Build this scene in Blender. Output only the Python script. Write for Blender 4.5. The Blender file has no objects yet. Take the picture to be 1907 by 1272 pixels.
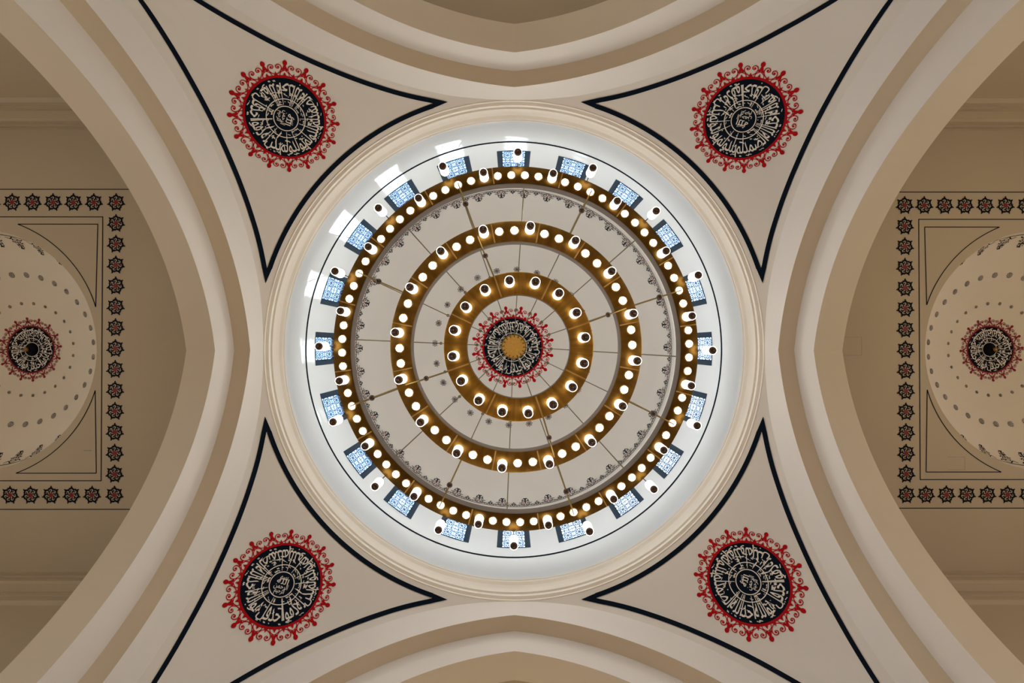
import bpy, math, random
from mathutils import Matrix, Vector
PI = math.pi
C = bpy.context.scene.collection
SC = bpy.context.scene
# World axes: +X = image right, +Y = image bottom, +Z = up (away from the lens). Metres. Eye at z = 0.
F = 850.0                                    # focal length in pixels of the 1907-wide frame

# ------------------------------------------------------------------ camera, sky, sun, exposure
cam = bpy.data.cameras.new('camera'); cam.sensor_width = 36.0; cam.lens = 36.0 * F / 1907.0
cam.clip_start = 0.1; cam.clip_end = 500
co = bpy.data.objects.new('camera', cam); C.objects.link(co); SC.camera = co
fwd = Vector((0.0013, -0.0067, 1)).normalized()
xax = Vector((1, 0, 0)); xax = (xax - fwd * xax.dot(fwd)).normalized()
yax = fwd.cross(xax)                          # image down
co.matrix_world = Matrix(((xax.x, -yax.x, -fwd.x, -0.093), (xax.y, -yax.y, -fwd.y, -0.17),
                          (xax.z, -yax.z, -fwd.z, 0), (0, 0, 0, 1)))
SUN = Vector((1, 1, 1.414 * math.tan(math.radians(6.6)))).normalized()   # towards the sun
w = bpy.data.worlds.new('sky'); SC.world = w; w.use_nodes = True
nt = w.node_tree; nt.nodes.clear()
wo = nt.nodes.new('ShaderNodeOutputWorld'); bg = nt.nodes.new('ShaderNodeBackground')
tc = nt.nodes.new('ShaderNodeTexCoord'); dp = nt.nodes.new('ShaderNodeVectorMath'); dp.operation = 'DOT_PRODUCT'
dp.inputs[1].default_value = Vector((1, 1, 0.3)).normalized()
cr = nt.nodes.new('ShaderNodeValToRGB')
cr.color_ramp.elements[0].position = 0.0; cr.color_ramp.elements[0].color = (0.34, 0.55, 0.84, 1)
cr.color_ramp.elements[1].position = 0.62; cr.color_ramp.elements[1].color = (0.62, 0.70, 0.74, 1)
e = cr.color_ramp.elements.new(0.36); e.color = (0.46, 0.66, 0.90, 1)
nt.links.new(tc.outputs['Generated'], dp.inputs[0]); nt.links.new(dp.outputs['Value'], cr.inputs[0])
nt.links.new(cr.outputs[0], bg.inputs[0]); bg.inputs[1].default_value = 4.2
nt.links.new(bg.outputs[0], wo.inputs[0])
sl = bpy.data.lights.new('sun', 'SUN'); sl.energy = 10.0; sl.angle = math.radians(0.6); sl.color = (1, 0.97, 0.93)
so = bpy.data.objects.new('sun', sl); C.objects.link(so); so.location = SUN * 60
so.rotation_euler = SUN.to_track_quat('Z', 'Y').to_euler()
vs = SC.view_settings; vs.view_transform = 'Standard'; vs.look = 'None'; vs.exposure = 0.0; vs.gamma = 1.0
vs.use_curve_mapping = False
SC.cycles.use_denoising = True
SC.cycles.max_bounces = 8; SC.cycles.diffuse_bounces = 5; SC.cycles.transparent_max_bounces = 12
SC.cycles.caustics_reflective = False; SC.cycles.caustics_refractive = False
SC.cycles.sample_clamp_indirect = 6.0
LAMP = 4.5        # emission of the chandelier's glass shades
DOME_FILL = 16.0          # added unseen light strips on top of the rings, brightening the dome
BAY_FILL = 850.0      # added fill light behind unseen made-up windows in the bay end walls (W each)
BULB = 26.0        # emission of the downlights in the rings

# ------------------------------------------------------------------ materials
def srgb(r, g, b):
    f = lambda c: (c / 255) / 12.92 if c <= 10 else (((c / 255) + 0.055) / 1.055) ** 2.4
    return (f(r), f(g), f(b), 1)
def mat(name, col, rough=0.8, metal=0.0, spec=0.3, noise=0.0, scale=3.0, bump=0.0):
    m = bpy.data.materials.new(name); m.use_nodes = True; n = m.node_tree; b = n.nodes['Principled BSDF']
    b.inputs['Roughness'].default_value = rough; b.inputs['Metallic'].default_value = metal
    b.inputs['Specular IOR Level'].default_value = spec; b.inputs['Base Color'].default_value = col
    if noise or bump:
        t = n.nodes.new('ShaderNodeTexCoord'); nz = n.nodes.new('ShaderNodeTexNoise')
        nz.inputs['Scale'].default_value = scale; nz.inputs['Detail'].default_value = 5
        n.links.new(t.outputs['Object'], nz.inputs['Vector'])
        if noise:
            mx = n.nodes.new('ShaderNodeMixRGB'); mx.blend_type = 'MULTIPLY'; mx.inputs[0].default_value = 1
            mx.inputs[1].default_value = col; r = n.nodes.new('ShaderNodeValToRGB')
            r.color_ramp.elements[0].position = 0.3; r.color_ramp.elements[1].position = 0.7
            r.color_ramp.elements[0].color = (1 - noise,) * 3 + (1,)
            n.links.new(nz.outputs['Fac'], r.inputs[0]); n.links.new(r.outputs[0], mx.inputs[2])
            n.links.new(mx.outputs[0], b.inputs['Base Color'])
        if bump:
            bp = n.nodes.new('ShaderNodeBump'); bp.inputs['Strength'].default_value = bump; bp.inputs['Distance'].default_value = 0.02
            n.links.new(nz.outputs['Fac'], bp.inputs['Height']); n.links.new(bp.outputs[0], b.inputs['Normal'])
    return m
def emis(name, col, strength, dots=False):
    m = bpy.data.materials.new(name); m.use_nodes = True; n = m.node_tree; n.nodes.clear()
    o = n.nodes.new('ShaderNodeOutputMaterial'); e = n.nodes.new('ShaderNodeEmission')
    e.inputs[0].default_value = col; e.inputs[1].default_value = strength
    n.links.new(e.outputs[0], o.inputs[0])
    return m
M = {}
M['drum'] = mat('white_satin_paint', srgb(240, 246, 250), 0.32, spec=0.35, noise=0.02, scale=0.6)
M['dome'] = mat('pale_grey_plaster', srgb(222, 216, 208), 0.75, noise=0.03, scale=0.5)
M['cornice'] = mat('ivory_plaster', srgb(246, 240, 230), 0.7, noise=0.02)
M['pend'] = mat('cream_plaster', srgb(220, 212, 202), 0.75, noise=0.03, scale=0.5)
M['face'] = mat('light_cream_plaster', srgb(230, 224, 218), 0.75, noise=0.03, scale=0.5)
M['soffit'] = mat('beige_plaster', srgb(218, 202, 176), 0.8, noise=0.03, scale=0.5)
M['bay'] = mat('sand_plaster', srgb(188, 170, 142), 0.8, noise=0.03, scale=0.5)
M['sidedome'] = mat('light_sand_plaster', srgb(220, 206, 184), 0.8, noise=0.03, scale=0.5)
M['floor'] = mat('tan_carpet', srgb(184, 162, 132), 0.95, noise=0.15, scale=8)
M['navy'] = mat('navy_paint', srgb(2, 16, 30), 0.7, spec=0.08, noise=0.1)
M['teal'] = mat('blue_teal_paint', srgb(14, 58, 84), 0.35, noise=0.15, scale=2)
M['red'] = mat('red_paint', srgb(172, 8, 16), 0.7, spec=0.1, noise=0.1)
M['dred'] = mat('deep_red_paint', srgb(130, 10, 18), 0.6, noise=0.1)
M['black'] = mat('near_black_paint', srgb(10, 13, 20), 0.7, spec=0.08, noise=0.1)
M['grey'] = mat('soft_grey_paint', srgb(150, 142, 136), 0.6, noise=0.1)
M['letter'] = mat('ivory_letter_paint', srgb(226, 218, 206), 0.7, noise=0.03)
M['frame'] = mat('dark_metal_frame', srgb(30, 32, 40), 0.4, noise=0.1)
M['lattice'] = mat('blue_grey_lattice', srgb(128, 150, 186), 0.6, noise=0.05)
M['wire'] = mat('bronze_wire', srgb(120, 104, 78), 0.4, metal=0.7, noise=0.1)
M['amber'] = mat('dark_amber_glass', srgb(66, 38, 12), 0.25, spec=0.5, noise=0.1)
M['rim'] = mat('clear_glass_rim', srgb(60, 42, 28), 0.15, spec=0.8, noise=0.1)
M['darkwall'] = mat('ring_inner_paint', srgb(120, 108, 98), 0.5, metal=0.3, noise=0.05)
def brass(name, col, rough):
    m = mat(name, col, rough, metal=1.0); n = m.node_tree; b = n.nodes['Principled BSDF']
    t = n.nodes.new('ShaderNodeTexCoord'); s = n.nodes.new('ShaderNodeSeparateXYZ')
    at = n.nodes.new('ShaderNodeMath'); at.operation = 'ARCTAN2'
    ln = n.nodes.new('ShaderNodeVectorMath'); ln.operation = 'LENGTH'
    cb = n.nodes.new('ShaderNodeCombineXYZ'); nz = n.nodes.new('ShaderNodeTexNoise')
    m1 = n.nodes.new('ShaderNodeMath'); m1.operation = 'MULTIPLY'; m1.inputs[1].default_value = 3.0
    n.links.new(t.outputs['Object'], s.inputs[0]); n.links.new(s.outputs[0], at.inputs[0]); n.links.new(s.outputs[1], at.inputs[1])
    n.links.new(t.outputs['Object'], ln.inputs[0]); n.links.new(at.outputs[0], m1.inputs[0])
    n.links.new(m1.outputs[0], cb.inputs[0]); n.links.new(ln.outputs['Value'], cb.inputs[1])
    n.links.new(cb.outputs[0], nz.inputs['Vector']); nz.inputs['Scale'].default_value = 5; nz.inputs['Detail'].default_value = 6
    mr = n.nodes.new('ShaderNodeMapRange'); mr.inputs[3].default_value = rough - 0.06; mr.inputs[4].default_value = rough + 0.12
    n.links.new(nz.outputs['Fac'], mr.inputs[0]); n.links.new(mr.outputs[0], b.inputs['Roughness'])
    r = n.nodes.new('ShaderNodeValToRGB'); r.color_ramp.elements[0].position = 0.35; r.color_ramp.elements[1].position = 0.65
    r.color_ramp.elements[0].color = tuple(c * 0.7 for c in col[:3]) + (1,); r.color_ramp.elements[1].color = col
    n.links.new(nz.outputs['Fac'], r.inputs[0]); n.links.new(r.outputs[0], b.inputs['Base Color'])
    return m
M['brass'] = brass('brushed_brass', srgb(150, 112, 52), 0.34)
M['seam'] = mat('bright_brass_strip', srgb(230, 190, 120), 0.3, metal=1.0, noise=0.05)
M['rodmetal'] = mat('bronze_rod', srgb(140, 118, 72), 0.35, metal=0.9, noise=0.1)
M['gold'] = brass('light_toned_brass', srgb(186, 140, 64), 0.28)  # lighter reflection of the inner ring put into the colour; small fittings share it
M['shadebrass'] = brass('shade_toned_brass', srgb(122, 92, 44), 0.30)  # dimmer reflection of the outer ring put into a darker brass colour
M['lamp'] = emis('lit_frosted_glass', (1.0, 0.93, 0.82, 1), LAMP)
M['domefill'] = emis('lit_fill_strip', (1.0, 0.95, 0.87, 1), DOME_FILL)
M['bayglobe'] = emis('lit_globe', (1.0, 0.86, 0.64, 1), 38.0)
M['bulb'] = emis('lit_downlight', (1.0, 0.90, 0.74, 1), BULB)
m = bpy.data.materials.new('clear_pane'); m.use_nodes = True; n = m.node_tree; n.nodes.clear()
o_ = n.nodes.new('ShaderNodeOutputMaterial'); tr = n.nodes.new('ShaderNodeBsdfTransparent'); gl = n.nodes.new('ShaderNodeBsdfGlossy')
mx = n.nodes.new('ShaderNodeMixShader'); mx.inputs[0].default_value = 0.06; gl.inputs['Roughness'].default_value = 0.1
tr.inputs[0].default_value = (0.93, 0.97, 1, 1)
n.links.new(tr.outputs[0], mx.inputs[1]); n.links.new(gl.outputs[0], mx.inputs[2]); n.links.new(mx.outputs[0], o_.inputs[0])
M['pane'] = m

# ------------------------------------------------------------------ helpers
class MB:
    """Collects vertices and faces of ONE mesh (world coordinates)."""
    def __init__(s): s.v = []; s.f = []
    def add(s, vs, fs):
        k = len(s.v); s.v += [tuple(p) for p in vs]; s.f += [tuple(i + k for i in f) for f in fs]
    def grid(s, rows, close=False):
        k = len(s.v); n = len(rows[0])
        for r in rows: s.v += [tuple(p) for p in r]
        for i in range(len(rows) - 1):
            for j in range(n if close else n - 1):
                a = k + i * n + j; b = k + i * n + (j + 1) % n
                s.f.append((a, b, b + n, a + n))
    def lathe(s, prof, cx=0, cy=0, seg=48, closed=False):
        rows = [[(cx + r * math.cos(2 * PI * j / seg), cy + r * math.sin(2 * PI * j / seg), z) for j in range(seg)] for r, z in prof]
        if closed: rows.append(rows[0])
        s.grid(rows, True)
    def box(s, x0, x1, y0, y1, z0, z1):
        s.add([(x, y, z) for x in (x0, x1) for y in (y0, y1) for z in (z0, z1)],
              [(0, 1, 3, 2), (4, 6, 7, 5), (0, 4, 5, 1), (2, 3, 7, 6), (0, 2, 6, 4), (1, 5, 7, 3)])
    def tube(s, a, b, r, seg=8):
        a = Vector(a); b = Vector(b); d = (b - a).normalized()
        u = d.cross(Vector((0, 0, 1)) if abs(d.z) < 0.9 else Vector((1, 0, 0))).normalized(); v = d.cross(u)
        rows = [[p + (u * math.cos(2 * PI * j / seg) + v * math.sin(2 * PI * j / seg)) * r for j in range(seg)] for p in (a, b)]
        k = len(s.v); s.grid(rows, True)
        s.f.append(tuple(range(k, k + seg))); s.f.append(tuple(range(k + seg, k + 2 * seg)))
    def ball(s, c, r, sz=1.0, seg=14):
        rows = []
        for i in range(9):
            t = PI * i / 8
            rows.append([(c[0] + r * math.sin(t) * math.cos(2 * PI * j / seg), c[1] + r * math.sin(t) * math.sin(2 * PI * j / seg), c[2] + r * sz * math.cos(t)) for j in range(seg)])
        s.grid(rows, True)
    def build(s, name, material, parent=None, origin=(0, 0, 0), smooth=False):
        me = bpy.data.meshes.new(name); ox, oy, oz = origin
        me.from_pydata([(x - ox, y - oy, z - oz) for x, y, z in s.v], [], s.f); me.update()
        me.materials.append(M[material] if isinstance(material, str) else material)
        if smooth:
            me.polygons.foreach_set('use_smooth', [True] * len(me.polygons))
        o = bpy.data.objects.new(name, me); C.objects.link(o)
        if parent: o.parent = parent
        else: o.location = origin
        return o
def smooth_angle(o, deg=35):
    me = o.data; me.polygons.foreach_set('use_smooth', [True] * len(me.polygons))
    try: me.set_sharp_from_angle(angle=math.radians(deg))
    except Exception: pass
def empty(name, loc, label=None, cat=None, group=None, parent=None):
    o = bpy.data.objects.new(name, None); C.objects.link(o); o.location = loc; o.empty_display_size = 0.2
    if parent: o.parent = parent
    if label: o['label'] = label
    if cat: o['category'] = cat
    if group: o['group'] = group
    return o
def struct(o): o['kind'] = 'structure'; return o
def copy_tree(o, parent=None):
    c = o.copy(); C.objects.link(c)
    if parent: c.parent = parent
    for ch in list(o.children): copy_tree(ch, c)
    return c

# 2-D drawing: everything is a list of polygons (each a list of (x, y))
def catmull(p, n=5):
    q = [p[0]] + list(p) + [p[-1]]; out = []
    for i in range(1, len(q) - 2):
        for k in range(n):
            t = k / n; a, b, c, d = q[i - 1], q[i], q[i + 1], q[i + 2]
            out.append(tuple(0.5 * (2 * b[j] + (c[j] - a[j]) * t + (2 * a[j] - 5 * b[j] + 4 * c[j] - d[j]) * t * t + (3 * b[j] - a[j] - 3 * c[j] + d[j]) * t ** 3) for j in (0, 1)))
    out.append(tuple(p[-1])); return out
def stroke(p, w, taper=0.0):
    """ribbon along p as quads"""
    L = []; n = len(p)
    for i in range(n):
        a = p[max(0, i - 1)]; b = p[min(n - 1, i + 1)]; dx, dy = b[0] - a[0], b[1] - a[1]; l = math.hypot(dx, dy) or 1
        t = i / max(1, n - 1); ww = w * (1 - taper * abs(2 * t - 1) ** 2) / 2
        L.append(((p[i][0] - dy / l * ww, p[i][1] + dx / l * ww), (p[i][0] + dy / l * ww, p[i][1] - dx / l * ww)))
    return [[L[i][0], L[i + 1][0], L[i + 1][1], L[i][1]] for i in range(n - 1)]
def disc(cx, cy, rx, ry=None, n=12):
    ry = ry or rx
    return [[(cx + rx * math.cos(2 * PI * k / n), cy + ry * math.sin(2 * PI * k / n)) for k in range(n)]]
def xf(polys, f): return [[f(x, y) for x, y in p] for p in polys]
def mir(polys): return [[(-x, y) for x, y in p] for p in polys]
def polys_mb(polys, f3):
    mb = MB()
    for p in polys: mb.add([f3(x, y) for x, y in p], [tuple(range(len(p)))])
    return mb

# ------------------------------------------------------------------ the arches and pendentives
A1 = 8.15; A2 = A1 * 1.0604; A3 = A2 * 1.096
class Arc:                                     # pointed arch: y -> z
    def __init__(s, c, z0, R, a): s.c = c * a; s.z0 = z0 * a; s.R = R * a; s.h = s.c + s.R; s.crown = s.z(0)
    def z(s, y): return s.z0 + math.sqrt(max(0, s.R ** 2 - (abs(y) - s.c) ** 2))
    def pts(s, n, zbot):                       # from the foot up to the crown (y >= 0)
        t1 = math.acos((0 - s.c) / s.R)
        return [(s.h, zbot)] + [(s.c + s.R * math.cos(t1 * k / n), s.z0 + s.R * math.sin(t1 * k / n)) for k in range(n + 1)]
K0 = Arc(-0.0748, 0.8173, 1.0247, A1)
K1 = Arc(-0.1650, 0.6928, 1.0493, A1)
K2 = Arc(-0.1600, 0.6340, 0.9052, A2)
FLOOR = -1.6
RC = 8.15; ZC = 14.84; ZS = 6.69; RS = math.hypot(RC, ZC - ZS)
YM = K0.h; TM = math.atan2(YM, A1)
def zs(r): return ZS + math.sqrt(max(0.0, RS * RS - r * r))
def edge(th):                                  # azimuth 0..45 deg -> (r, z) of the pendentive's lower border
    th = abs((th + PI / 4) % (PI / 2) - PI / 4)
    if th <= TM:
        y = A1 * math.tan(th); r = A1 / math.cos(th)
        return r, min(K0.z(y), zs(r))
    r = (A1 + YM) / (math.cos(th) + math.sin(th))
    return r, K0.z0
def pend(th, s):                               # point of the pendentive surface
    rq, zq = edge(th); r = RC + (rq - RC) * s
    z = zs(r) + (zq - zs(rq)) * s ** 10
    return Vector((r * math.cos(th), r * math.sin(th), z))
def pend_px(th, rho, off=0.0):                 # the point seen rho pixels from the axis, lifted off the plaster towards the room
    lo, hi = 0.0, 1.0
    for _ in range(30):
        m_ = (lo + hi) / 2; p = pend(th, m_)
        if F * math.hypot(p.x, p.y) / p.z < rho: lo = m_
        else: hi = m_
    p = pend(th, lo)
    if off:
        d1 = pend(th + 1e-3, lo) - pend(th - 1e-3, lo); d2 = pend(th, min(1, lo + 1e-3)) - pend(th, lo - 1e-3)
        q = d1.cross(d2).normalized(); q = -q if q.dot(p) > 0 else q; p = p + q * off
    return p
# pendentives: one plaster surface in each corner
for k in range(4):
    mb = MB(); rows = []; NT = 160; NS = 40
    for i in range(NT + 1):
        u = -1 + 2 * i / NT; th = PI / 4 + k * PI / 2 + (PI / 4) * u
        rows.append([pend(th, j / NS) for j in range(NS + 1)])
    mb.grid(rows)
    o = mb.build('ceiling_pendentive', 'pend', smooth=True); struct(o)
    o['label'] = ['bottom right', 'bottom left', 'top left', 'top right'][k] + ' cream curved corner between two arches with navy outline'
    PEND = globals().setdefault('PENDS', []); PEND.append(o)
    # navy outline: one band along the dome ring, two along the arches
    V = [(0, 458), (135, 462), (200, 475), (250, 490), (300, 507.5), (350, 528), (400, 550.5), (450, 575), (500, 602.5), (550, 631), (600, 662), (640, 688), (700, 730), (800, 806), (900, 890)]
    def uarch(v):
        for (a, b), (c, d) in zip(V, V[1:]):
            if a <= v <= c: return b + (d - b) * (v - a) / (c - a)
        return V[-1][1]
    vline = [152 + (880 - 152) * j / 70 for j in range(71)]
    mb = MB()
    def band(pts, wpx):
        L = []
        for i, (u, v) in enumerate(pts):
            a = pts[max(0, i - 1)]; b = pts[min(len(pts) - 1, i + 1)]; dx, dy = b[0] - a[0], b[1] - a[1]; l = math.hypot(dx, dy)
            for s_ in (-1, 1): L.append((u - s_ * dy / l * wpx / 2, v + s_ * dx / l * wpx / 2))
        g = [[], []]
        for i, (u, v) in enumerate(L):
            th = math.atan2(v, u) + k * PI / 2
            g[i % 2].append(pend_px(th, math.hypot(u, v), 0.014))
        mb.grid(g)
    for fl in (0, 1):
        tip = [(463.5, 124), (uarch(153) - 4.5, 153), (uarch(153) + 4.5, 153), (465.5, 134)]
        tip2 = [(463.5, 124), (451.0, 153), (459.5, 153), (uarch(153) + 4.5, 153)]
        for tp in (tip, tip2):
            vv = []
            for (u, v) in tp:
                if fl: u, v = v, u
                vv.append(pend_px(math.atan2(v, u) + k * PI / 2, math.hypot(u, v), 0.014))
            mb.add(vv, [(0, 1, 2, 3)])
    t0 = math.atan2(152, 455.8); R_ = 480.5
    sm = lambda v: (uarch(v - 20) + uarch(v) + uarch(v + 20)) / 3 if 160 < v < 860 else uarch(v)
    arch1 = [(sm(v), v) for v in vline]
    arch1 = [p for p in arch1 if p[1] < p[0] * 0.992]
    band(arch1, 9.0); band([(v, u) for u, v in arch1], 9.0)
    band([(R_ * math.cos(t0 + (PI / 2 - 2 * t0) * j / 60), R_ * math.sin(t0 + (PI / 2 - 2 * t0) * j / 60)) for j in range(61)], 9.0)
    mb.build('painted_outline', 'navy', o)

# four stepped arches, north / east / south / west of the crossing
def rot4(k, p):                                # east arch -> k quarter turns
    x, y, z = p
    for _ in range(k): x, y = -y, x
    return (x, y, z)
NA = 56
def sym(pts): return [(y, z) for y, z in pts] + [(-y, z) for y, z in pts[::-1][1:]]
P1 = sym(K1.pts(NA, FLOOR)); P2 = sym(K2.pts(NA, FLOOR))
t1 = math.acos((0 - K0.c) / K0.R)
P0 = []
for j in range(NA + 1):
    y = K0.c + K0.R * math.cos(t1 * j / NA); y = max(0.0, y); r = math.hypot(A1, y); P0.append((y, min(K0.z(y), zs(r)) + 0.02))
P0 = sym([(YM, FLOOR)] + P0)
# same opening parametrised to height for the second order's face (from P1 outline at A2 down to P2)
SIDES = ['east', 'south', 'west', 'north']
ZB = 14.2                                      # side bay ceiling
BW = 7.0
for k in range(4):
    mb = MB(); rr = lambda x, pts: [rot4(k, (x, y, z)) for y, z in pts]
    mb.grid([rr(A1, P0), rr(A1, P1)])
    # chamfer at the pier corner
    a = rot4(k, (A1, YM, FLOOR)); b = rot4(k, (YM, A1, FLOOR)); c = rot4(k, (YM, A1, K0.z0)); d = rot4(k, (A1, YM, K0.z0))
    mb.add([a, b, c, d], [(0, 1, 2, 3)])
    o = mb.build('wall_' + SIDES[k], 'face'); struct(o); smooth_angle(o, 20)
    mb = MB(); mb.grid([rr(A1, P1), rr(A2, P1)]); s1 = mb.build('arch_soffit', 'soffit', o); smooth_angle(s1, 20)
    mb = MB(); mb.grid([rr(A2, P1), rr(A2, P2)]); s2 = mb.build('inner_arch_face', 'face', o); smooth_angle(s2, 20)
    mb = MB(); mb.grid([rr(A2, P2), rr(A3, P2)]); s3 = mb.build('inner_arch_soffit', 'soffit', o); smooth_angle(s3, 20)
    # back of the arch wall, towards the side bay
    top = [(BW + 0.3, FLOOR)] + [(BW + 0.3, ZB + 0.1)] * 1
    n2 = len(P2); back = []
    for i, (y, z) in enumerate(P2):
        t = i / (n2 - 1)
        back.append((max(-(BW + 0.3), min(BW + 0.3, (BW + 0.3) * (1 - 2 * t) * 1.6)), FLOOR if i in (0, n2 - 1) else ZB + 0.1))
    back[0] = (BW + 0.3, FLOOR); back[-1] = (-BW - 0.3, FLOOR)
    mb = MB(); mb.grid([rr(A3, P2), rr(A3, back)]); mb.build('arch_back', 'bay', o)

# ------------------------------------------------------------------ floor and bays
mb = MB(); mb.box(-26, 26, -26, 26, FLOOR - 0.3, FLOOR); struct(mb.build('floor', 'floor'))
END = 23.0
RIM = 3.75
DX = {0: 16.54, 2: -16.73}                      # side dome centres
DY = -0.09
def bay_slab(k, hole):
    mb = MB(); c = abs(hole)
    # flat ceiling with a round hole (east bay coordinates)
    n = 96; inner = [(c + RIM * math.cos(2 * PI * j / n), RIM * math.sin(2 * PI * j / n)) for j in range(n)]
    outer = []
    x0, x1 = A3 - 0.1, END
    for j in range(n):
        a = 2 * PI * j / n; dx, dy = math.cos(a), math.sin(a)
        t = min((x1 - c) / dx if dx > 1e-6 else 1e9, (x0 - c) / dx if dx < -1e-6 else 1e9, (BW + .3) / dy if dy > 1e-6 else 1e9, -(BW + .3) / dy if dy < -1e-6 else 1e9)
        outer.append((c + dx * t, dy * t))
    mb.grid([[rot4(k, (x, y, ZB)) for x, y in inner], [rot4(k, (x, y, ZB)) for x, y in outer]], True)
    for sx, sy in ((1, 1), (1, -1), (-1, 1), (-1, -1)):
        X = x1 if sx > 0 else x0; Y = sy * (BW + .3)
        mb.add([rot4(k, q) for q in ((X, Y, ZB), (X, Y - sy * 3.2, ZB + .0), (X - sx * 3.2, Y, ZB))], [(0, 1, 2)])
    return mb
BAYC = {}
for k in (0, 2, 1, 3):
    if k in DX: mb = bay_slab(k, DX[k])
    else:
        mb = MB(); mb.add([rot4(k, p) for p in ((A3 - .1, -BW - .3, ZB), (END, -BW - .3, ZB), (END, BW + .3, ZB), (A3 - .1, BW + .3, ZB))], [(0, 1, 2, 3)])
    if k in DX:                                 # rim fillet and shallow dome join the slab in the same plaster
        c = DX[k]; prof = [(RIM, ZB - 0.0)]
        prof += [(RIM + 0.0, ZB), (RIM - 0.02, ZB + 0.05)]
        for j in range(1, 25):
            t = (PI / 2) * j / 24; prof.append((max(1e-4, (RIM - 0.02) * math.cos(t)), ZB + 0.05 + 1.62 * math.sin(t)))
        dome_s = MB(); dome_s.lathe(prof, c, DY * 0, 96)
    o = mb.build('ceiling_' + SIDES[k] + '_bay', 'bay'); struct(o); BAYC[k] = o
    if k in DX:
        d = dome_s.build('side_dome', 'sidedome', o); smooth_angle(d, 30)
    # side walls with a moulded cornice, end wall
    mb = MB()
    for s_ in (-1, 1):
        mb.add([rot4(k, p) for p in ((A3 - .1, s_ * 7.2, FLOOR), (END, s_ * 7.2, FLOOR), (END, s_ * 7.2, ZB), (A3 - .1, s_ * 7.2, ZB))], [(0, 1, 2, 3)])
    for y0, y1, z0, z1 in [(-7.3, 7.3, FLOOR, 0.0), (-7.3, 7.3, 7.0, ZB)] + [(a_, b_, 0.0, 7.0) for a_, b_ in ((-7.3, -5.6), (-3.2, -1.2), (1.2, 3.2), (5.6, 7.3))]:
        mb.add([rot4(k, p) for p in ((END, y0, z0), (END, y1, z0), (END, y1, z1), (END, y0, z1))], [(0, 1, 2, 3)])
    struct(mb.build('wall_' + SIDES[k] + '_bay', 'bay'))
    for wi, (y0, y1) in enumerate(((-5.6, -3.2), (-1.2, 1.2), (3.2, 5.6))):   # unseen tall windows added in the end wall for the fill light
        mb = MB()
        for ya, yb, za, zb in ((y0, y0 + .08, 0, 7), (y1 - .08, y1, 0, 7), (y0, y1, 0, .08), (y0, y1, 6.92, 7), (y0, y1, 3.4, 3.5), ((y0 + y1) / 2 - .04, (y0 + y1) / 2 + .04, 0, 7)):
            q = [rot4(k, (x, y, z)) for x in (END, END + .1) for y in (ya, yb) for z in (za, zb)]
            mb.add(q, [(0, 1, 3, 2), (4, 6, 7, 5), (0, 4, 5, 1), (2, 3, 7, 6), (0, 2, 6, 4), (1, 5, 7, 3)])
        struct(mb.build('window_%d' % (21 + k * 3 + wi), 'frame'))
    al = bpy.data.lights.new('bay_fill_light', 'AREA'); al.shape = 'RECTANGLE'; al.size = 11.5; al.size_y = 7.0  # added soft fill outside the unseen bay windows
    al.energy = BAY_FILL * (1.0 if k in DX else 1.0); al.color = (1.0, 0.94, 0.87)
    ao = bpy.data.objects.new('bay_fill_light', al); C.objects.link(ao)
    pos = Vector(rot4(k, (END + .6, 0, 3.6))); ao.location = pos
    ao.rotation_euler = Vector((pos.x, pos.y, 0)).normalized().to_track_quat('Z', 'Y').to_euler()
    if k in DX:
        prof = [(6.86, ZB), (6.86, 14.08), (6.92, 14.08), (6.92, 14.03), (6.87, 14.03), (6.87, 13.97), (6.94, 13.97), (6.94, 13.9), (6.9, 13.84),
                (6.9, 13.72), (6.98, 13.7), (7.02, 13.55), (7.05, 13.4), (7.03, 13.3), (7.03, 13.22), (7.1, 13.22), (7.1, 13.14), (7.08, 13.14), (7.08, 13.0), (7.2, 12.96)]
        for s_ in (-1, 1):
            mb = MB(); mb.grid([[rot4(k, (x, s_ * y, z)) for y, z in prof] for x in (A3, END)])
            t_ = mb.build('trim_%d' % (2 + k + (s_ > 0)), 'bay'); struct(t_)

# ------------------------------------------------------------------ cornice, drum, dome
prof = [(8.22, 14.84), (8.12, 14.84), (8.12, 14.90), (8.02, 14.91), (8.01, 14.99), (8.02, 15.02), (8.12, 15.03), (8.12, 15.10), (8.00, 15.11), (7.97, 15.21), (7.99, 15.24),
        (8.07, 15.25), (8.11, 15.34), (8.13, 15.44), (8.12, 15.54), (8.06, 15.66), (7.97, 15.70), (7.955, 15.76), (8.04, 15.77), (8.04, 15.83), (7.97, 15.84), (7.96, 15.89), (8.0, 15.91), (8.01, 15.95)]
mb = MB(); mb.lathe(prof, seg=256); o = mb.build('trim_1', 'cornice'); struct(o); smooth_angle(o, 28)
RD = 8.0; ZT = 22.5
WZ0, WZ1 = 18.43, 20.45; WA = math.radians(3.55)
mb = MB(); angs = []
for i in range(20):
    c = 2 * PI * i / 20
    angs += [c - math.radians(9), c - math.radians(7), c - math.radians(5), c - WA, c - WA / 3, c + WA / 3, c + WA, c + math.radians(5), c + math.radians(7)]
zz = [15.92, 17.2, WZ0, (WZ0 + WZ1) / 2, WZ1, 21.6, ZT]
n = len(angs)
for R in (RD, RD + 0.16):
    k0 = len(mb.v); mb.v += [(R * math.cos(a), R * math.sin(a), z) for z in zz for a in angs]
    for i in range(len(zz) - 1):
        for j in range(n):
            if i in (2, 3) and j % 9 in (3, 4, 5): continue
            a = k0 + i * n + j; b = k0 + i * n + (j + 1) % n; mb.f.append((a, b, b + n, a + n))
o = mb.build('wall_drum', 'drum', smooth=True); struct(o); DRUM = o
mb = MB(); NL = 256
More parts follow.
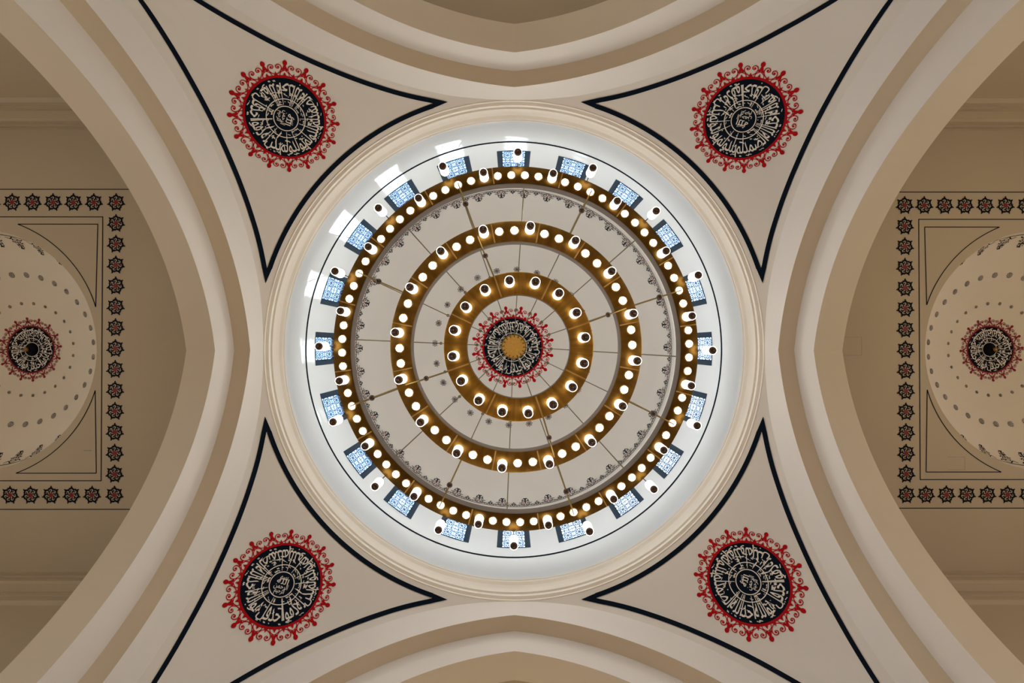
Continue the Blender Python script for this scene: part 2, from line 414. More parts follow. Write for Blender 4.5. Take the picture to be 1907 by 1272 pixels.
mb.grid([[((RD - .006) * math.cos(2 * PI * j / NL), (RD - .006) * math.sin(2 * PI * j / NL), z) for j in range(NL)] for z in (17.50, 17.62)], True)
mb.build('painted_line', 'navy', DRUM, smooth=True)
# the dome shell
def dome_pt(ph, a, off=0.0): return ((8.0 - off) * math.cos(ph) * math.cos(a), (8.0 - off) * math.cos(ph) * math.sin(a), ZT + 0.05 + (8.0 - off) * math.sin(ph))
mb = MB(); prof = [(8.45, ZT), (8.0, ZT), (7.97, ZT + 0.02), (8.0, ZT + 0.05)] + [(8 * math.cos(PI / 2 * j / 48) if j < 48 else 1e-4, ZT + 0.05 + 8 * math.sin(PI / 2 * j / 48)) for j in range(1, 49)]
mb.lathe(prof, seg=192); o = mb.build('ceiling', 'dome'); struct(o); smooth_angle(o, 30); DOME = o
mb = MB(); mb.grid([[dome_pt(math.radians(p), 2 * PI * j / 256, 0.01) for j in range(256)] for p in (2.9, 3.25)], True)
mb.build('painted_line', 'navy', DOME)
# floral frieze at the foot of the dome (x along the ring in degrees, y = elevation in degrees)
def big_motif():
    L = []
    for s_ in (1, -1):
        q = stroke(catmull([(0.1, 3.4), (1.0, 4.1), (2.0, 4.6), (2.9, 4.3), (3.3, 3.9)]), 0.34)
        q += stroke(catmull([(0.2, 5.2), (0.9, 4.6), (1.5, 5.2), (1.1, 5.9), (0.6, 5.6)]), 0.30)
        q += stroke(catmull([(0.5, 6.2), (1.3, 6.5), (2.0, 5.9), (2.3, 6.4)]), 0.34, 0.6)
        q += stroke(catmull([(0.15, 7.0), (0.7, 7.6), (1.2, 7.3), (1.0, 8.2)]), 0.42, 0.5)
        q += disc(0.45, 9.3, 0.33, 0.42, 8)
        q += disc(1.0, 8.6, 0.26, 0.3, 8)
        L += q if s_ > 0 else mir(q)
    L += stroke([(0, 5.6), (0, 9.6)], 0.4) + disc(0, 8.3, 0.4, 0.4, 8)
    return L
def small_motif():
    q = stroke(catmull([(0.0, 3.6), (0.5, 4.4), (0.2, 5.2), (0.7, 5.8)]), 0.34) + stroke(catmull([(0.3, 4.2), (1.0, 3.9), (1.2, 3.5)]), 0.26) + disc(0.75, 5.0, 0.26, 0.3, 8)
    return q + mir(q) + disc(0, 6.2, 0.32, 0.45, 8)
def red_bits():
    q = disc(0.45, 4.6, 0.32, 0.36, 8) + disc(2.2, 3.9, 0.26, 0.3, 8)
    return q + mir(q) + disc(0, 6.6, 0.3, 0.4, 8)
for nm, fn, ph0, mt in (('frieze', lambda: xf(big_motif(), lambda x, y: (x, y)) + xf(small_motif(), lambda x, y: (x + 360 / 84, y)), 0, 'navy'), ('frieze_buds', red_bits, 0, 'dred')):
    base = fn(); mb = MB()
    for i in range(42):
        a0 = 4.1 + i * 360 / 42 - 90
        for p in base:
            mb.add([dome_pt(math.radians(y), math.radians(a0 + x), 0.012 if mt == 'navy' else 0.016) for x, y in p], [tuple(range(len(p)))])
    mb.build(nm, mt, DOME)

def flower8(px=8):
    L = []
    for k in range(8):
        a = 2 * PI * k / 8; f = lambda x, y: (x * math.cos(a) - y * math.sin(a), x * math.sin(a) + y * math.cos(a))
        L += xf(stroke(catmull([(0, .25), (.22, .55), (0, .85), (-.22, .55), (0, .25)], 3), .11), f) + xf(disc(0, .95, .07, n=6), f)
    return L
def flower10():
    L = []
    for k in range(11):
        a = 2 * PI * k / 11; f = lambda x, y: (x * math.cos(a) - y * math.sin(a), x * math.sin(a) + y * math.cos(a))
        L += xf([[(0, .42), (.12, .7), (.05, .98), (-.05, .98), (-.12, .7)]], f)
    return L
def on_dome(cx, cy, surf, R0, th, size):
    """2-D frame on a dome: surf(r) -> z, centred at radius R0 and azimuth th"""
    def f(x, y, off=0.01):
        e_r = (math.cos(th), math.sin(th)); e_t = (-math.sin(th), math.cos(th))
        sl = (surf(R0 + 0.05) - surf(R0 - 0.05)) / 0.1; cs = 1 / math.sqrt(1 + sl * sl)
        X = e_r[0] * (R0 + y * size * cs) + e_t[0] * x * size; Y = e_r[1] * (R0 + y * size * cs) + e_t[1] * x * size
        return (cx + X, cy + Y, surf(math.hypot(X, Y)) - off)
    return f
surf_main = lambda r: ZT + 0.05 + math.sqrt(max(0, 64 - r * r))
for i in range(24):
    th = math.radians(3 + 15 * i)
    f = on_dome(0, 0, surf_main, 8 * math.cos(math.radians(52)), th, 0.225)
    o = polys_mb(flower8(), lambda x, y: f(x, y, 0.02)).build('painted_flower', 'navy', DOME)
    polys_mb(disc(0, 0, .2, n=8), lambda x, y: f(x, y, 0.03)).build('flower_centre', 'dred', o)
surf_side = lambda r: ZB + 0.05 + 1.62 * math.sqrt(max(0, 1 - (r / (RIM - 0.02)) ** 2))
for k, c in DX.items():
    B = BAYC[k]
    for R0, n_, sz, fl in ((1.59, 24, 0.062, flower8), (2.53, 32, 0.105, flower10)):
        for i in range(n_):
            th = 2 * PI * (i + .5) / n_; f = on_dome(c, 0, surf_side, R0, th, sz)
            o = polys_mb(fl(), lambda x, y: f(x, y, 0.01)).build('painted_flower', 'black', B)
            if fl is flower10: polys_mb(disc(0, 0, .45, n=10), lambda x, y: f(x, y, 0.014)).build('flower_centre', 'grey', o)
    mb = MB(); base = big_motif()
    for i in range(32):
        a0 = i * 360 / 32
        for p in base:
            vv = []
            for x, y in p:
                r = RIM - 0.06 - (y - 3.0) * 0.05; a = math.radians(a0 + x * 1.3)
                vv.append((c + r * math.cos(a), r * math.sin(a), surf_side(r) - 0.012))
            mb.add(vv, [tuple(range(len(vv)))])
    mb.grid([[(c + r * math.cos(2 * PI * j / 96), r * math.sin(2 * PI * j / 96), surf_side(r) - 0.012) for j in range(96)] for r in (RIM - 0.06, RIM - 0.075)], True)
    mb.build('frieze', 'black', B)

# ------------------------------------------------------------------ drum windows
def bars(mb, p, wd, x0, x1):                   # ribbon p in (t, z), extruded along x
    for q in stroke(p, wd):
        a = [(x0, t, z) for t, z in q]; b = [(x1, t, z) for t, z in q]
        mb.add(a + b, [(0, 1, 2, 3), (4, 7, 6, 5), (0, 4, 5, 1), (1, 5, 6, 2), (2, 6, 7, 3), (3, 7, 4, 0)])
HW = RD * math.sin(WA)
rev = MB()
xr = RD * math.cos(WA)
for s_ in (-1, 1):
    rev.add([(xr - .004, s_ * HW, WZ0), (xr + .15, s_ * HW, WZ0), (xr + .15, s_ * HW, WZ1), (xr - .004, s_ * HW, WZ1)], [(0, 1, 2, 3)])
    a0, a1 = WA, math.radians(4.9); rr_ = RD - 0.008
    rev.grid([[(rr_ * math.cos(a), s_ * rr_ * math.sin(a), z) for a in (a0, (a0 + a1) / 2, a1)] for z in (WZ0 - .07, WZ1 + .12)])
for z in (WZ0, WZ1):
    rev.add([(xr - .004, -HW, z), (xr + .15, -HW, z), (xr + .15, HW, z), (xr - .004, HW, z)], [(0, 1, 2, 3)])
for za, zb in ((WZ0 - .07, WZ0), (WZ1, WZ1 + .12)):
    rev.grid([[((RD - .008) * math.cos(WA * t), (RD - .008) * math.sin(WA * t), z) for t in (-1, -.5, 0, .5, 1)] for z in (za, zb)])
fr = MB()
X0 = xr + 0.03
fr.box(X0, X0 + .06, -HW, -HW + .035, WZ0, WZ1); fr.box(X0, X0 + .06, HW - .035, HW, WZ0, WZ1)
fr.box(X0, X0 + .06, -HW, HW, WZ0, WZ0 + .035); fr.box(X0, X0 + .06, -HW, HW, WZ1 - .035, WZ1)
la = MB(); T = 2 * HW / 2; nr = 2; TH = (WZ1 - WZ0) / nr
for i in range(2):
    for j in range(nr):
        cx = -HW + T * (i + .5); cz = WZ0 + TH * (j + .5); h = T / 2; g = TH / 2
        B0, B1 = X0 + .015, X0 + .04
        for k8 in range(8):                    # eight-rayed star in each panel, with arcs between the rays
            a = PI / 4 * k8 + PI / 8; dx, dz = math.cos(a), math.sin(a); m_ = max(abs(dx), abs(dz))
            bars(la, [(cx, cz), (cx + dx / m_ * h, cz + dz / m_ * g)], .022, B0, B1)
            b = a + PI / 8; c_ = a + PI / 4
            bars(la, catmull([(cx + h * .42 * math.cos(a), cz + g * .42 * math.sin(a)), (cx + h * .72 * math.cos(b), cz + g * .72 * math.sin(b)), (cx + h * .42 * math.cos(c_), cz + g * .42 * math.sin(c_))], 4), .022, B0, B1)
        for sx in (-1, 1):
            for sz in (-1, 1):
                bars(la, [(cx + sx * h * (1 - .62 * math.cos(q * PI / 8)), cz + sz * g * (1 - .62 * math.sin(q * PI / 8))) for q in range(5)], .022, B0, B1)
        bars(la, [(cx - h, cz - g), (cx - h, cz + g)], .024, B0, B1)
        bars(la, [(cx - h, cz - g), (cx + h, cz - g)], .024, B0, B1)
pa = MB(); pa.box(X0 + .06, X0 + .07, -HW, HW, WZ0, WZ1)
w0 = rev.build('window_1', 'teal'); struct(w0)
fr.build('window_frame', 'frame', w0); la.build('lattice', 'lattice', w0); pa.build('pane', 'pane', w0)
for i in range(20):
    o = w0 if i == 0 else copy_tree(w0)
    o.name = 'window_%d' % (i + 1); o.rotation_euler = (0, 0, -PI / 2 + 2 * PI * i / 20)

# ------------------------------------------------------------------ calligraphy
fc = bpy.data.curves.new('script', 'FONT'); fo = bpy.data.objects.new('script', fc); C.objects.link(fo); fc.resolution_u = 2; fc.offset = 0.008
def glyphs(s):
    """visual (already reversed) string -> (verts, faces)"""
    fc.body = s; bpy.context.view_layer.update()
    ev = fo.evaluated_get(bpy.context.evaluated_depsgraph_get()); me = ev.to_mesh()
    r = ([(v.co.x, v.co.y) for v in me.vertices], [tuple(p.vertices) for p in me.polygons]); ev.to_mesh_clear(); return r
WORDS = ['\ufed7\ufede', '\ufeeb\ufeee', '\ufe8d\ufedf\ufee0\ufeea', '\ufe8d\ufea3\ufeaa', '\ufe8d\ufedf\ufee0\ufeea', '\ufe8d\ufedf\ufebc\ufee4\ufeaa',
         '\ufedf\ufee2', '\ufef3\ufee0\ufeaa', '\ufeed\ufedf\ufee2', '\ufef3\ufeee\ufedf\ufeaa', '\ufeed\ufedf\ufee2', '\ufef3\ufedc\ufee6', '\ufedf\ufeea', '\ufedb\ufed4\ufeee\ufe8d', '\ufe8d\ufea3\ufeaa']
words = [glyphs(x[::-1]) for x in WORDS]
cent = [glyphs(x[::-1]) for x in ('\ufe91\ufeb4\ufee2', '\ufe8d\ufedf\ufee0\ufeea', '\ufe8d\ufedf\ufeae\ufea3\ufee4\ufee6', '\ufe8d\ufedf\ufeae\ufea3\ufef4\ufee2')]
bpy.data.objects.remove(fo)
def yr(y):                                      # letter height -> radius (tops point at the centre)
    if y < 0: return 0.875 - y * 0.25
    if y < 0.36: return 0.875 - y * 0.52
    return 0.875 - 0.36 * 0.52 - (y - 0.36) * 0.95
GAP = 0.0
tot = sum(max(x for x, y in v) - min(x for x, y in v) for v, f in words) + GAP * len(words)
def lettering(f3, start, off):
    mb = MB(); a = start; kk = 2 * PI / tot
    for v, f in words:
        x1 = max(x for x, y in v); x0 = min(x for x, y in v); vs_ = []
        for x, y in v:
            r = yr(y); an = a + (x1 - x) * kk
            vs_.append(f3(r * math.cos(an), r * math.sin(an), off))
        mb.add(vs_, f); a += (x1 - x0 + GAP) * kk
    return mb
def marks(start):
    """small vowel marks that fill the gaps between the letters"""
    rnd = random.Random(5); L = []
    for i in range(140):
        a = rnd.random() * 2 * PI; r = rnd.choice([.36, .42, .45, .55, .58, .61, .64, .67, .70, .93, .945])
        t = rnd.randrange(3); s_ = 0.9 + rnd.random() * .5
        if t == 0: q = stroke([(-.03, -.012), (.03, .012)], .014)
        elif t == 1: q = stroke(catmull([(-.022, -.018), (-.006, .014), (.006, -.012), (.022, .016)], 3), .012)
        else: q = disc(0, 0, .012, n=6)
        L += xf(q, lambda x, y: (r * math.cos(a) + s_ * (x * math.sin(a) + y * math.cos(a)), r * math.sin(a) + s_ * (-x * math.cos(a) + y * math.sin(a))))
    return L
def finial():
    P = [(-.062, .175), (-.03, .24), (-.02, .285), (-.036, .325), (-.034, .37), (-.012, .405), (.012, .405), (.034, .37), (.036, .325), (.02, .285), (.03, .24), (.062, .175), (.03, .165), (0, .195), (-.03, .165)]
    P = [(x * 1.28, y * 1.02) for x, y in P]
    n = len(P); L = [[P[0], P[1], P[13], P[14]], [P[13], P[1], P[10]], [P[13], P[10], P[11], P[12]], [P[1], P[2], P[9], P[10]], P[2:10]]
    st = stroke(catmull([(-.11, .04), (-.095, .11), (-.045, .155), (0, .175), (.045, .155), (.095, .11), (.11, .04)], 3), .02)
    return L + st + [[(-.045, .045), (0, .135), (.045, .045), (0, .03)]]
def scroll():
    q = stroke(catmull([(.012, .085), (.06, .095), (.112, .15), (.132, .22), (.112, .285), (.065, .305), (.028, .27), (.035, .225), (.07, .215), (.085, .245), (.066, .262)], 4), .02)
    q += disc(.068, .25, .02, n=8)
    return q + mir(q) + [[(-.05, .05), (-.018, .1), (0, .15), (.018, .1), (.05, .05), (0, .03)]]
def medallion(f3, loc, label, start, group, centre=True, hole=0.0, phase=0.0, tone=('navy', 'red'), nm='calligraphy_medallion'):
    root = empty(nm, loc, label, 'medallion', group)
    mb = MB(); mb.grid([[f3(r * math.cos(2 * PI * j / 72), r * math.sin(2 * PI * j / 72), .006) for j in range(72)] for r in [max(hole, .001)] + [.2 * q for q in range(1, 6)]], True)
    mb.build('disc', tone[0], root, loc)
    mb = MB(); mb.grid([[f3(r * math.cos(2 * PI * j / 72), r * math.sin(2 * PI * j / 72), .008) for j in range(72)] for r in (.995, 1.055)], True)
    mb.build('red_rim', tone[1], root, loc)
    lt = lettering(f3, start, .009); mk = polys_mb(marks(start), lambda x, y: f3(x, y, .009)); lt.add(mk.v, mk.f); lt.build('lettering', 'letter', root, loc)
    for r in (.49, .31):
        if centre or r > .4:
            mb = MB(); mb.grid([[f3(q * math.cos(2 * PI * j / 72), q * math.sin(2 * PI * j / 72), .011) for j in range(72)] for q in (r - .011, r + .011)], True)
            mb.build('inscription_ring', 'letter', root, loc)
    if centre:
        mb = MB(); ca, sa = math.cos(start - PI * 1.0), math.sin(start - PI * 1.0)
        for (v, f), (cy, hw, sy) in zip(cent, ((.14, .10, .22), (.03, .15, .20), (-.08, .18, .17), (-.185, .13, .16))):
            x0 = min(x for x, y in v); x1 = max(x for x, y in v)
            vs_ = []
            for x, y in v:
                X = (x - (x0 + x1) / 2) / (x1 - x0) * 2 * hw; Y = cy + y * sy - .02
                vs_.append(f3(-(X * sa) + Y * ca * 1.0, X * ca + Y * sa, .011))
            mb.add(vs_, f)
        mb.build('centre_script', 'letter', root, loc)
    for i in range(16):
        a = phase + 2 * PI * i / 16
        pol = lambda x, y, a=a: f3((1 + y) * math.cos(a + x / (1 + .3 * y)), (1 + y) * math.sin(a + x / (1 + .3 * y)), .010)
        polys_mb(finial(), pol).build('finial', tone[1], root, loc)
        a2 = a + PI / 16; pol2 = lambda x, y, a=a2: f3((1 + y) * math.cos(a + x), (1 + y) * math.sin(a + x), .010)
        polys_mb(scroll(), pol2).build('scroll', tone[1], root, loc)
    return root
def pend_frame(u, v, R):
    """2-D frame on the pendentive around the point seen at (u, v): flat design wrapped along the surface"""
    th0 = math.atan2(v, u); P = pend_px(th0, math.hypot(u, v))
    e = 1e-3; pr = pend_px(th0, math.hypot(u, v) + 1.0) - P; pr.normalize()     # downhill, outward
    pt = Vector((-math.sin(th0), math.cos(th0), 0)); nn = pt.cross(pr).normalized()
    if nn.dot(P) > 0: nn = -nn                                                  # towards the room
    def f3(x, y, off=.015):
        c, s = math.cos(th0), math.sin(th0)
        xr_ = (x * c + y * s) * R; yt = (-x * s + y * c) * R                    # radial, tangential
        Q = P + pr * xr_ + pt * yt
        # drop along the normal on to the surface
        lo, hi = -0.6, 1.6
        def inside(t):
            q = Q - nn * t; th = math.atan2(q.y, q.x); r = math.hypot(q.x, q.y); rq, zq = edge(th)
            s_ = (r - RC) / (rq - RC); return q.z < zs(r) + (zq - zs(rq)) * max(0, min(1, s_)) ** 10
        for _ in range(24):
            m_ = (lo + hi) / 2
            if inside(m_): lo = m_
            else: hi = m_
        return tuple(Q - nn * (lo - off))
    return f3, P
for (u, v), nm, nb, ph in (((-427, -433), 'top left', 'upper left', 0.02), ((428, -431), 'top right', 'upper right', -0.1),
                           ((-432, 434), 'bottom left', 'lower left', 0.1), ((434, 430), 'bottom right', 'lower right', 0.05)):
    f3, P = pend_frame(u, v, 1.075)
    medallion(f3, tuple(P), 'large navy and red round Arabic calligraphy medallion on the %s corner pendentive' % nm,
              math.atan2(v, u) - 0.45, 'large corner calligraphy medallions', phase=-PI / 2 + ph)
def apex_frame(cx, cy, surf, R):
    def f3(x, y, off=.015):
        X, Y = x * R, y * R; return (cx + X, cy + Y, surf(math.hypot(X, Y)) - off)
    return f3
medallion(apex_frame(0, 0, surf_main, 1.93), (0, 0, surf_main(0)), 'round Arabic calligraphy medallion at the crown of the main dome, behind the chandelier',
          PI / 2 - .1, None, centre=False, phase=-PI / 2 - .18)
medallion(apex_frame(DX[2], 0, surf_side, 0.79), (DX[2], 0, surf_side(0)), 'small round Arabic calligraphy medallion in the side dome on the left edge',
          PI / 2 - .2, 'small side dome medallions', hole=0.3, phase=-PI / 2 - .1, tone=('black', 'dred'))
medallion(apex_frame(DX[0], 0, surf_side, 0.79), (DX[0], 0, surf_side(0)), 'small round Arabic calligraphy medallion in the side dome on the right edge',
          PI / 2 - .2, 'small side dome medallions', hole=0.3, phase=-PI / 2 - .05, tone=('black', 'dred'))

# ------------------------------------------------------------------ painted borders of the side bays
ORD = ['first', 'second', 'third', 'fourth', 'fifth', 'sixth', 'seventh', 'eighth', 'ninth', 'tenth', 'eleventh', 'twelfth', 'thirteenth', 'fourteenth', 'fifteenth']
def rosette():
    L = []
    for k in range(7):
        a = 2 * PI * k / 7 - PI / 2; ca, sa = math.cos(a), math.sin(a)
        f = lambda x, y: (y * ca - x * sa, y * sa + x * ca)
        q = [[(-.27, .58), (-.05, .66), (0, .95), (-.10, .88)], [(-.05, .66), (.28, .64), (0, .95)]]
        q += disc(0, .95, .075, n=8) + disc(-.24, .74, .06, n=7)
        q += stroke(catmull([(.02, .27), (.17, .40), (.19, .55), (.06, .70), (-.1, .72), (-.26, .62)], 3), .125)
        q += stroke(catmull([(-.26, .64), (-.30, .48), (-.18, .40), (-.06, .46), (-.1, .54)], 3), .10)
        q += stroke(catmull([(.24, .66), (.36, .6), (.42, .46)], 3), .10)
        L += xf(q, f)
    return L
def rose_centre():
    P = [((.29 if k % 2 else .2) * math.cos(PI * k / 8), (.29 if k % 2 else .2) * math.sin(PI * k / 8)) for k in range(16)]
    return [[(0, 0), P[k], P[(k + 1) % 16]] for k in range(16)]
g = ZB / F                                      # metres per pixel on the bay ceiling
ros = None
def line_rect(mb, pts, wd, z):
    for q in stroke(pts, wd): mb.add([(x, y, z) for x, y in q], [(0, 1, 2, 3)])
for k, sgn, ucol, vt, vb, uin, vit, vib, vot, vob, tri, side in (
        (2, -1, 742.0, -276.0, 268.0, 767.0, -249.0, 241.5, -300.5, 294.5, (776, -235.5, 227.5, 925, 779, -81, 74), 'left'),
        (0, 1, 729.0, -271.0, 268.0, 755.0, -245.0, 240.0, -296.0, 293.0, (766, -230.5, 226.0, 906, 769, -85, 73), 'right')):
    B = BAYC[k]; mb = MB(); z = ZB - .006; W = 1.6 * g
    vmid = -1.0
    for v in (vot, vob): line_rect(mb, [(sgn * 600 * g, (v + 1) * g), (sgn * 1300 * g, (v + 1) * g)], W, z)
    line_rect(mb, [(sgn * 1250 * g, (vit + 1) * g), (sgn * uin * g, (vit + 1) * g)], W, z)
    line_rect(mb, [(sgn * uin * g, (vit + 1) * g - W / 2), (sgn * uin * g, (vib + 1) * g + W / 2)], W, z)
    line_rect(mb, [(sgn * uin * g, (vib + 1) * g), (sgn * 1250 * g, (vib + 1) * g)], W, z)
    mb.build('border_line', 'black', B)
    cx = abs(DX[k])
    for s_ in (-1, 1):
        v0 = (tri[1] if s_ < 0 else tri[2]) + 1; vend = (tri[5] if s_ < 0 else tri[6]) + 1
        a = (tri[0] * g, v0 * g); b = (tri[3] * g, v0 * g); c = (tri[4] * g, vend * g)
        RR = math.hypot(b[0] - cx, b[1]); R2 = math.hypot(c[0] - cx, c[1])
        a1 = math.atan2(b[1], b[0] - cx); a2 = math.atan2(c[1], c[0] - cx)
        if s_ < 0 and a2 > 0: a2 -= 2 * PI
        if s_ > 0 and a2 < 0: a2 += 2 * PI
        pts = [c, a, b] + [(cx + (RR + (R2 - RR) * j / 30) * math.cos(a1 + (a2 - a1) * j / 30), (RR + (R2 - RR) * j / 30) * math.sin(a1 + (a2 - a1) * j / 30)) for j in range(31)]
        mb = MB()
        for seg in (pts[:2], pts[1:3], pts[3:]): line_rect(mb, [(sgn * x, y) for x, y in seg], W, z)
        mb.build('painted_triangle', 'black', B)
    # rosettes: the column first, then the two rows
    spots = []
    for i in range(15):
        w_ = 'top' if i < 8 else 'bottom'; o_i = i if i < 8 else 14 - i
        pos = 'in the %s corner' % w_ if i in (0, 14) else ('at mid height' if i == 7 else '%s from the %s' % (ORD[o_i], w_))
        spots.append((ucol, vt + (vb - vt) * i / 14, 'navy rosette %s of the upright border column, %s bay' % (pos, side)))
    for v, nm in ((vt, 'top'), (vb, 'bottom')):
        first = 41.5 if side == 'left' else 36.5
        for i in range(7):
            u = ucol + first + 38.0 * i
            spots.append((u, v, 'navy rosette in the %s row of the %s bay border, %s after the corner' % (nm, side, ORD[i])))
    for u, v, lab in spots:
        loc = (sgn * u * g, (v + 1) * g, ZB)
        if ros is None:
            ros = polys_mb(rosette(), lambda x, y: (x * .285, y * .285, -.008)).build('painted_rosette', 'black')
            polys_mb(rose_centre(), lambda x, y: (x * .285, y * .285, -.012)).build('red_centre', 'dred', ros); o = ros
        else: o = copy_tree(ros)
        o.location = loc; o['label'] = lab; o['category'] = 'rosette'; o['group'] = 'painted rosettes of the %s bay border' % side
def hatch(B, u0, u1, v0, v1):
    mb = MB()
    for q in (((u0, v0), (u1, v0)), ((u1, v0), (u1, v1)), ((u1, v1), (u0, v1))):
        line_rect(mb, [(x * g, (y + 1) * g) for x, y in q], .7 * g, ZB - .005)
    mb.build('access_hatch', 'grey', B)
hatch(BAYC[0], 612, 647, -25, 9); hatch(BAYC[0], 806, 838, 198, 222); hatch(BAYC[2], -785, -800, 185, 186)
# hanging fittings at the side dome crowns; top and bottom ones added for light
for k, side in ((2, 'left side'), (0, 'right side'), (3, 'added unseen in top'), (1, 'added unseen in bottom')):
    if k in DX: c = (DX[k], 0, surf_side(0))
    else: c = (0, 16.6 if k == 1 else -16.6, ZB)
    r = empty('hanging_lamp', c, 'globe lamp on a cable from a black ceiling cup, %s bay' % side, 'lamp', 'bay globe lamps')
    mb = MB(); mb.lathe([(.22, 0), (.215, -.03), (.17, -.09), (.08, -.13), (.0005, -.14)], seg=32); smooth_angle(mb.build('canopy', 'black', r), 40)
    mb = MB(); mb.ball((0, 0, -.19), .07); mb.build('brass_ball', 'gold', r, smooth=True)
    mb = MB(); mb.tube((0, 0, -.2), (0, 0, -7.6), .012); mb.build('cable', 'wire', r)
    mb = MB(); mb.ball((0, 0, -8.0), .42, seg=24); mb.build('globe', 'bayglobe', r, smooth=True)

# ------------------------------------------------------------------ the chandelier
CH = empty('chandelier', (0.05, -0.05, 28.0), 'three-tier brass ring chandelier with lit glass lamps hanging under the main dome', 'chandelier')
def loc_build(mb, name, material, parent, at, **kw):
    o = mb.build(name, material, parent, (0, 0, 0), **kw); o.location = at; return o
CO = Vector(CH.location)
# lamp prototype: glass cylinder with lit lining, brass cap and dark amber bowl; origin at the top
def lamp_proto(h=0.42):
    root = empty('pendant_lamp', (0, 0, 0), parent=CH)
    mb = MB(); mb.lathe([(.05, .03), (.10, .0), (.10, -.03), (.05, -.05)], seg=20); mb.build('cap', 'gold', root, smooth=True)
    mb = MB(); mb.lathe([(.09, -.03), (.158, -.05), (.168, -.09), (.163, -.22), (.158, -.38), (.156, -.52), (.153, -.60), (.146, -.605)], seg=28); smooth_angle(mb.build('glass_shade', 'lampglass', root), 50)
    mb = MB(); mb.lathe([(.138, -.59), (.137, -.61), (.122, -.645), (.085, -.67), (.04, -.69), (.018, -.695), (.016, -.72), (.0005, -.73)], seg=24); mb.build('amber_bowl', 'amber', root, smooth=True)
    return root
# shade: white lit glass with rows of small clear dots
def lampglass():
    m = bpy.data.materials.new('lit_patterned_glass'); m.use_nodes = True; n = m.node_tree; n.nodes.clear()
    o = n.nodes.new('ShaderNodeOutputMaterial'); e1 = n.nodes.new('ShaderNodeEmission'); t = n.nodes.new('ShaderNodeTexCoord')
    vo = n.nodes.new('ShaderNodeTexVoronoi'); vo.inputs['Scale'].default_value = 24; r = n.nodes.new('ShaderNodeValToRGB')
    r.color_ramp.elements[0].position = 0.18; r.color_ramp.elements[0].color = (0.45, 0.3, 0.17, 1)
    r.color_ramp.elements[1].position = 0.32; r.color_ramp.elements[1].color = (1, 0.92, 0.80, 1)
    n.links.new(t.outputs['Object'], vo.inputs['Vector']); n.links.new(vo.outputs['Distance'], r.inputs[0])
    n.links.new(r.outputs[0], e1.inputs[0]); e1.inputs[1].default_value = LAMP; n.links.new(e1.outputs[0], o.inputs[0])
    return m
M['lampglass'] = lampglass()
ZO = 15.7; RK = ZO / 17.0
def ring(name, z, ztop, ri, ro, n_pan, a0, cx, cy, label, metal='brass'):
    mb = MB(); c = (cx - CO.x, cy - CO.y)
    prof = [(ri, z + .015), (ri + .03, z), (ro - .03, z), (ro, z + .015), (ro, ztop), (ri, ztop)]
    o = empty_ring = None
    mb.lathe(prof, 0, 0, 192, closed=True)
    o = mb.build(name, metal, CH); smooth_angle(o, 30); o.location = (c[0], c[1], -CO.z); o['label'] = label
    i2 = MB(); i2.lathe([(ri - .006, z + .02), (ri - .006, ztop)], 0, 0, 192); i2.build('inner_lining', 'darkwall', o, smooth=True)
    u2 = MB(); u2.lathe([((ri + ro) / 2 - .09, ztop + .012), ((ri + ro) / 2 + .09, ztop + .012)], 0, 0, 48); u2.build('dome_fill_strip', 'domefill', o)  # strip added out of view to brighten the dome
    for i in range(n_pan):
        a = a0 + 2 * PI * i / n_pan; d = Vector((math.sin(a), -math.cos(a), 0)); t = Vector((d.y, -d.x, 0))
        s_ = MB(); w2 = .022
        p = [d * (ri + .02) + t * w2, d * (ri + .02) - t * w2, d * (ro - .02) - t * w2, d * (ro - .02) + t * w2]
        s_.add([(q.x, q.y, z - .002) for q in p] + [(q.x * 1, q.y * 1, z - .03) for q in (p[0] * 1, p[1], p[2], p[3])], [(4, 5, 6, 7), (0, 1, 5, 4), (1, 2, 6, 5), (2, 3, 7, 6), (3, 0, 4, 7)])
        s_.build('seam_strip', 'seam', o)
    return o
def dirv(deg): a = math.radians(deg); return Vector((math.sin(a), -math.cos(a), 0))
OC = (0.055, -0.044); MC = (0.055, -0.105); IC = (0.125, -0.105)
RO = ring('ring', ZO, ZO + .46, 6.16 * RK, 6.80 * RK, 16, math.radians(15.0), OC[0], OC[1], 'large outer brass ring with sixty-four downlights', 'shadebrass')
RM = ring('ring', 14.6, 15.06, 3.37, 4.03, 16, math.radians(11.0), MC[0], MC[1], 'middle brass ring with thirty-two bright downlights')
RI = ring('ring', 13.9, 14.15, 1.583, 2.285, 8, math.radians(-19.0), IC[0], IC[1], 'small inner brass ring without downlights', 'gold')
lp = lamp_proto(); lp_used = False
def place_lamp(cx, cy, d, r, z):
    global lp_used
    o = lp if not lp_used else copy_tree(lp, CH); lp_used = True
    o.location = (cx + d.x * r - CO.x, cy + d.y * r - CO.y, z - CO.z); return o
bp = MB(); bp.lathe([(.0005, -.012), (.10, -.016), (.125, -.012)], seg=24)
bulb = None
def place_bulb(d, r, z, ringo):
    global bulb
    if bulb is None:
        bulb = bp.build('downlight', 'bulb', ringo, smooth=True)
        q = MB(); q.lathe([(.118, -.004), (.122, -.026), (.15, -.022), (.156, 0)], seg=24)
        DL['bezel'] = q.build('bezel', 'gold', ringo, smooth=True); o = bulb; b2 = DL['bezel']
    else:
        o = bulb.copy(); C.objects.link(o); o.parent = ringo; b2 = DL['bezel'].copy(); C.objects.link(b2); b2.parent = ringo
    o.location = b2.location = (d.x * r, d.y * r, z)
DL = {}
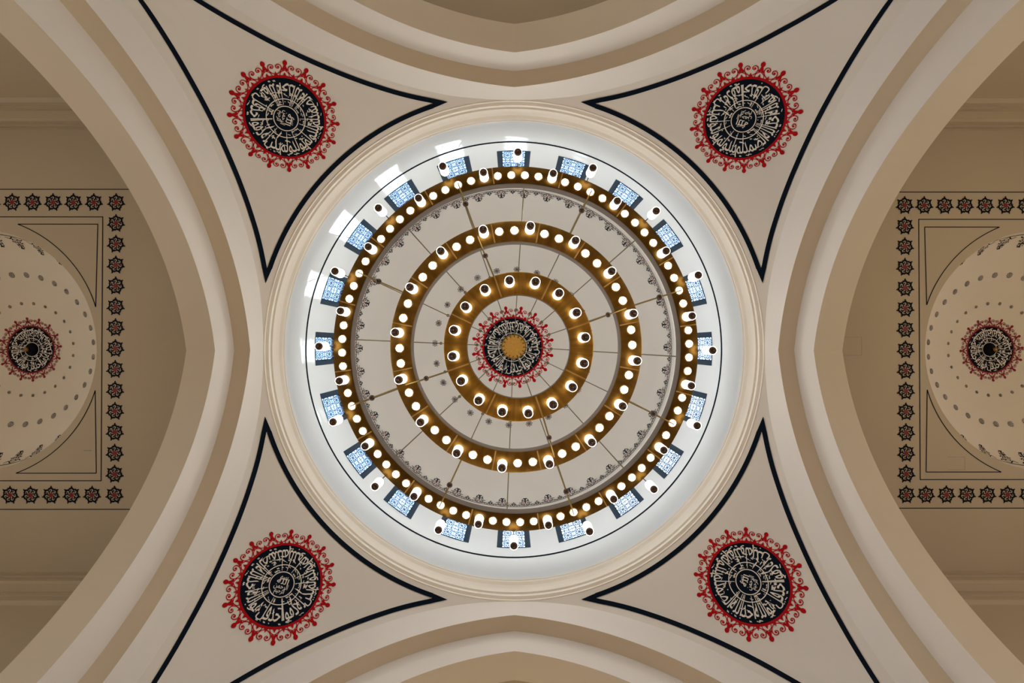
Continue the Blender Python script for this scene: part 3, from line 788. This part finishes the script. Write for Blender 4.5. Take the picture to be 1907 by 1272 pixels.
for i in range(16):
    a = .8 + 11.25 + 22.5 * i
    place_lamp(OC[0], OC[1], dirv(a), 6.43 * RK, ZO - .04).scale = (.92, .92, .92)
    for q in range(1, 5): place_bulb(dirv(a + 4.5 * q), 6.46 * RK, ZO, RO)
    # lamps on short brackets outside the outer ring
    d = dirv(.6 + 22.5 * i); L = place_lamp(OC[0], OC[1], d, 6.98 * RK, ZO - .2); L.scale = (.92, .92, .92)
    mb = MB(); mb.tube((-d.x * .22, -d.y * .22, .42), (0, 0, .40), .018); mb.tube((0, 0, .41), (0, 0, .02), .018); mb.build('bracket', 'wire', L)
for i in range(16):
    a = 6.7 + 22.5 * i
    place_lamp(MC[0], MC[1], dirv(a), 3.74, 14.56)
    for q in range(1, 3): place_bulb(dirv(a + 7.5 * q), 3.72, 14.6, RM)
    place_lamp(IC[0], IC[1], dirv(14.4 + 22.5 * i), 1.96, 13.86)
# crown plate, 16 wires with balls, rods with ball joints between the rings
pl = MB(); pl.lathe([(.0005, 27.92), (.70, 27.92), (.76, 27.96), (.76, 28.02), (.0005, 28.02)], OC[0], OC[1], 48)
o = pl.build('crown_plate', 'brass', CH, CO); smooth_angle(o, 30)
st = MB(); st.tube((OC[0], OC[1], 28.0), (OC[0], OC[1], 30.5), .06); st.build('stem', 'wire', CH, CO)
def node(p, q, t): return Vector(p) + (Vector(q) - Vector(p)) * t
for i in range(16):
    d = dirv(3 + 22.5 * i); a = Vector((OC[0], OC[1], 27.95)) + d * .6; b = Vector((OC[0], OC[1], ZO + .46)) + d * 6.48 * RK
    mb = MB(); mb.tube(a, b, .022, 6); wr = mb.build('wire', 'wire', CH, CO)
    for t in (.264, .537):
        mb = MB(); mb.ball(node(a, b, t), .085 if t < .4 else .075, seg=12); mb.build('wire_ball', 'wire', wr, CO, smooth=True)
    mb = MB(); mb.ball(a + Vector((0, 0, -.04)), .035, seg=8); mb.build('hook', 'amber', o, CO)
for i in range(8):
    d = dirv(-19.3 + 45 * i); a = Vector((OC[0], OC[1], ZO - .04)) + d * 6.52 * RK; b = Vector((MC[0], MC[1], 14.98)) + d * 4.03
    mb = MB(); mb.tube(a, b, .028, 8); rd = mb.build('rod', 'rodmetal', CH, CO)
    mb = MB(); mb.ball(node(a, b, .45), .10); mb.build('ball_joint', 'amber', rd, CO, smooth=True)
    if i % 2 == 0:
        a = Vector((MC[0], MC[1], 14.56)) + d * 3.72; b = Vector((IC[0], IC[1], 14.1)) + d * 2.28
        mb = MB(); mb.tube(a, b, .026, 8); rd = mb.build('rod', 'rodmetal', CH, CO)
        mb = MB(); mb.ball(node(a, b, .48), .085); mb.build('ball_joint', 'amber', rd, CO, smooth=True)
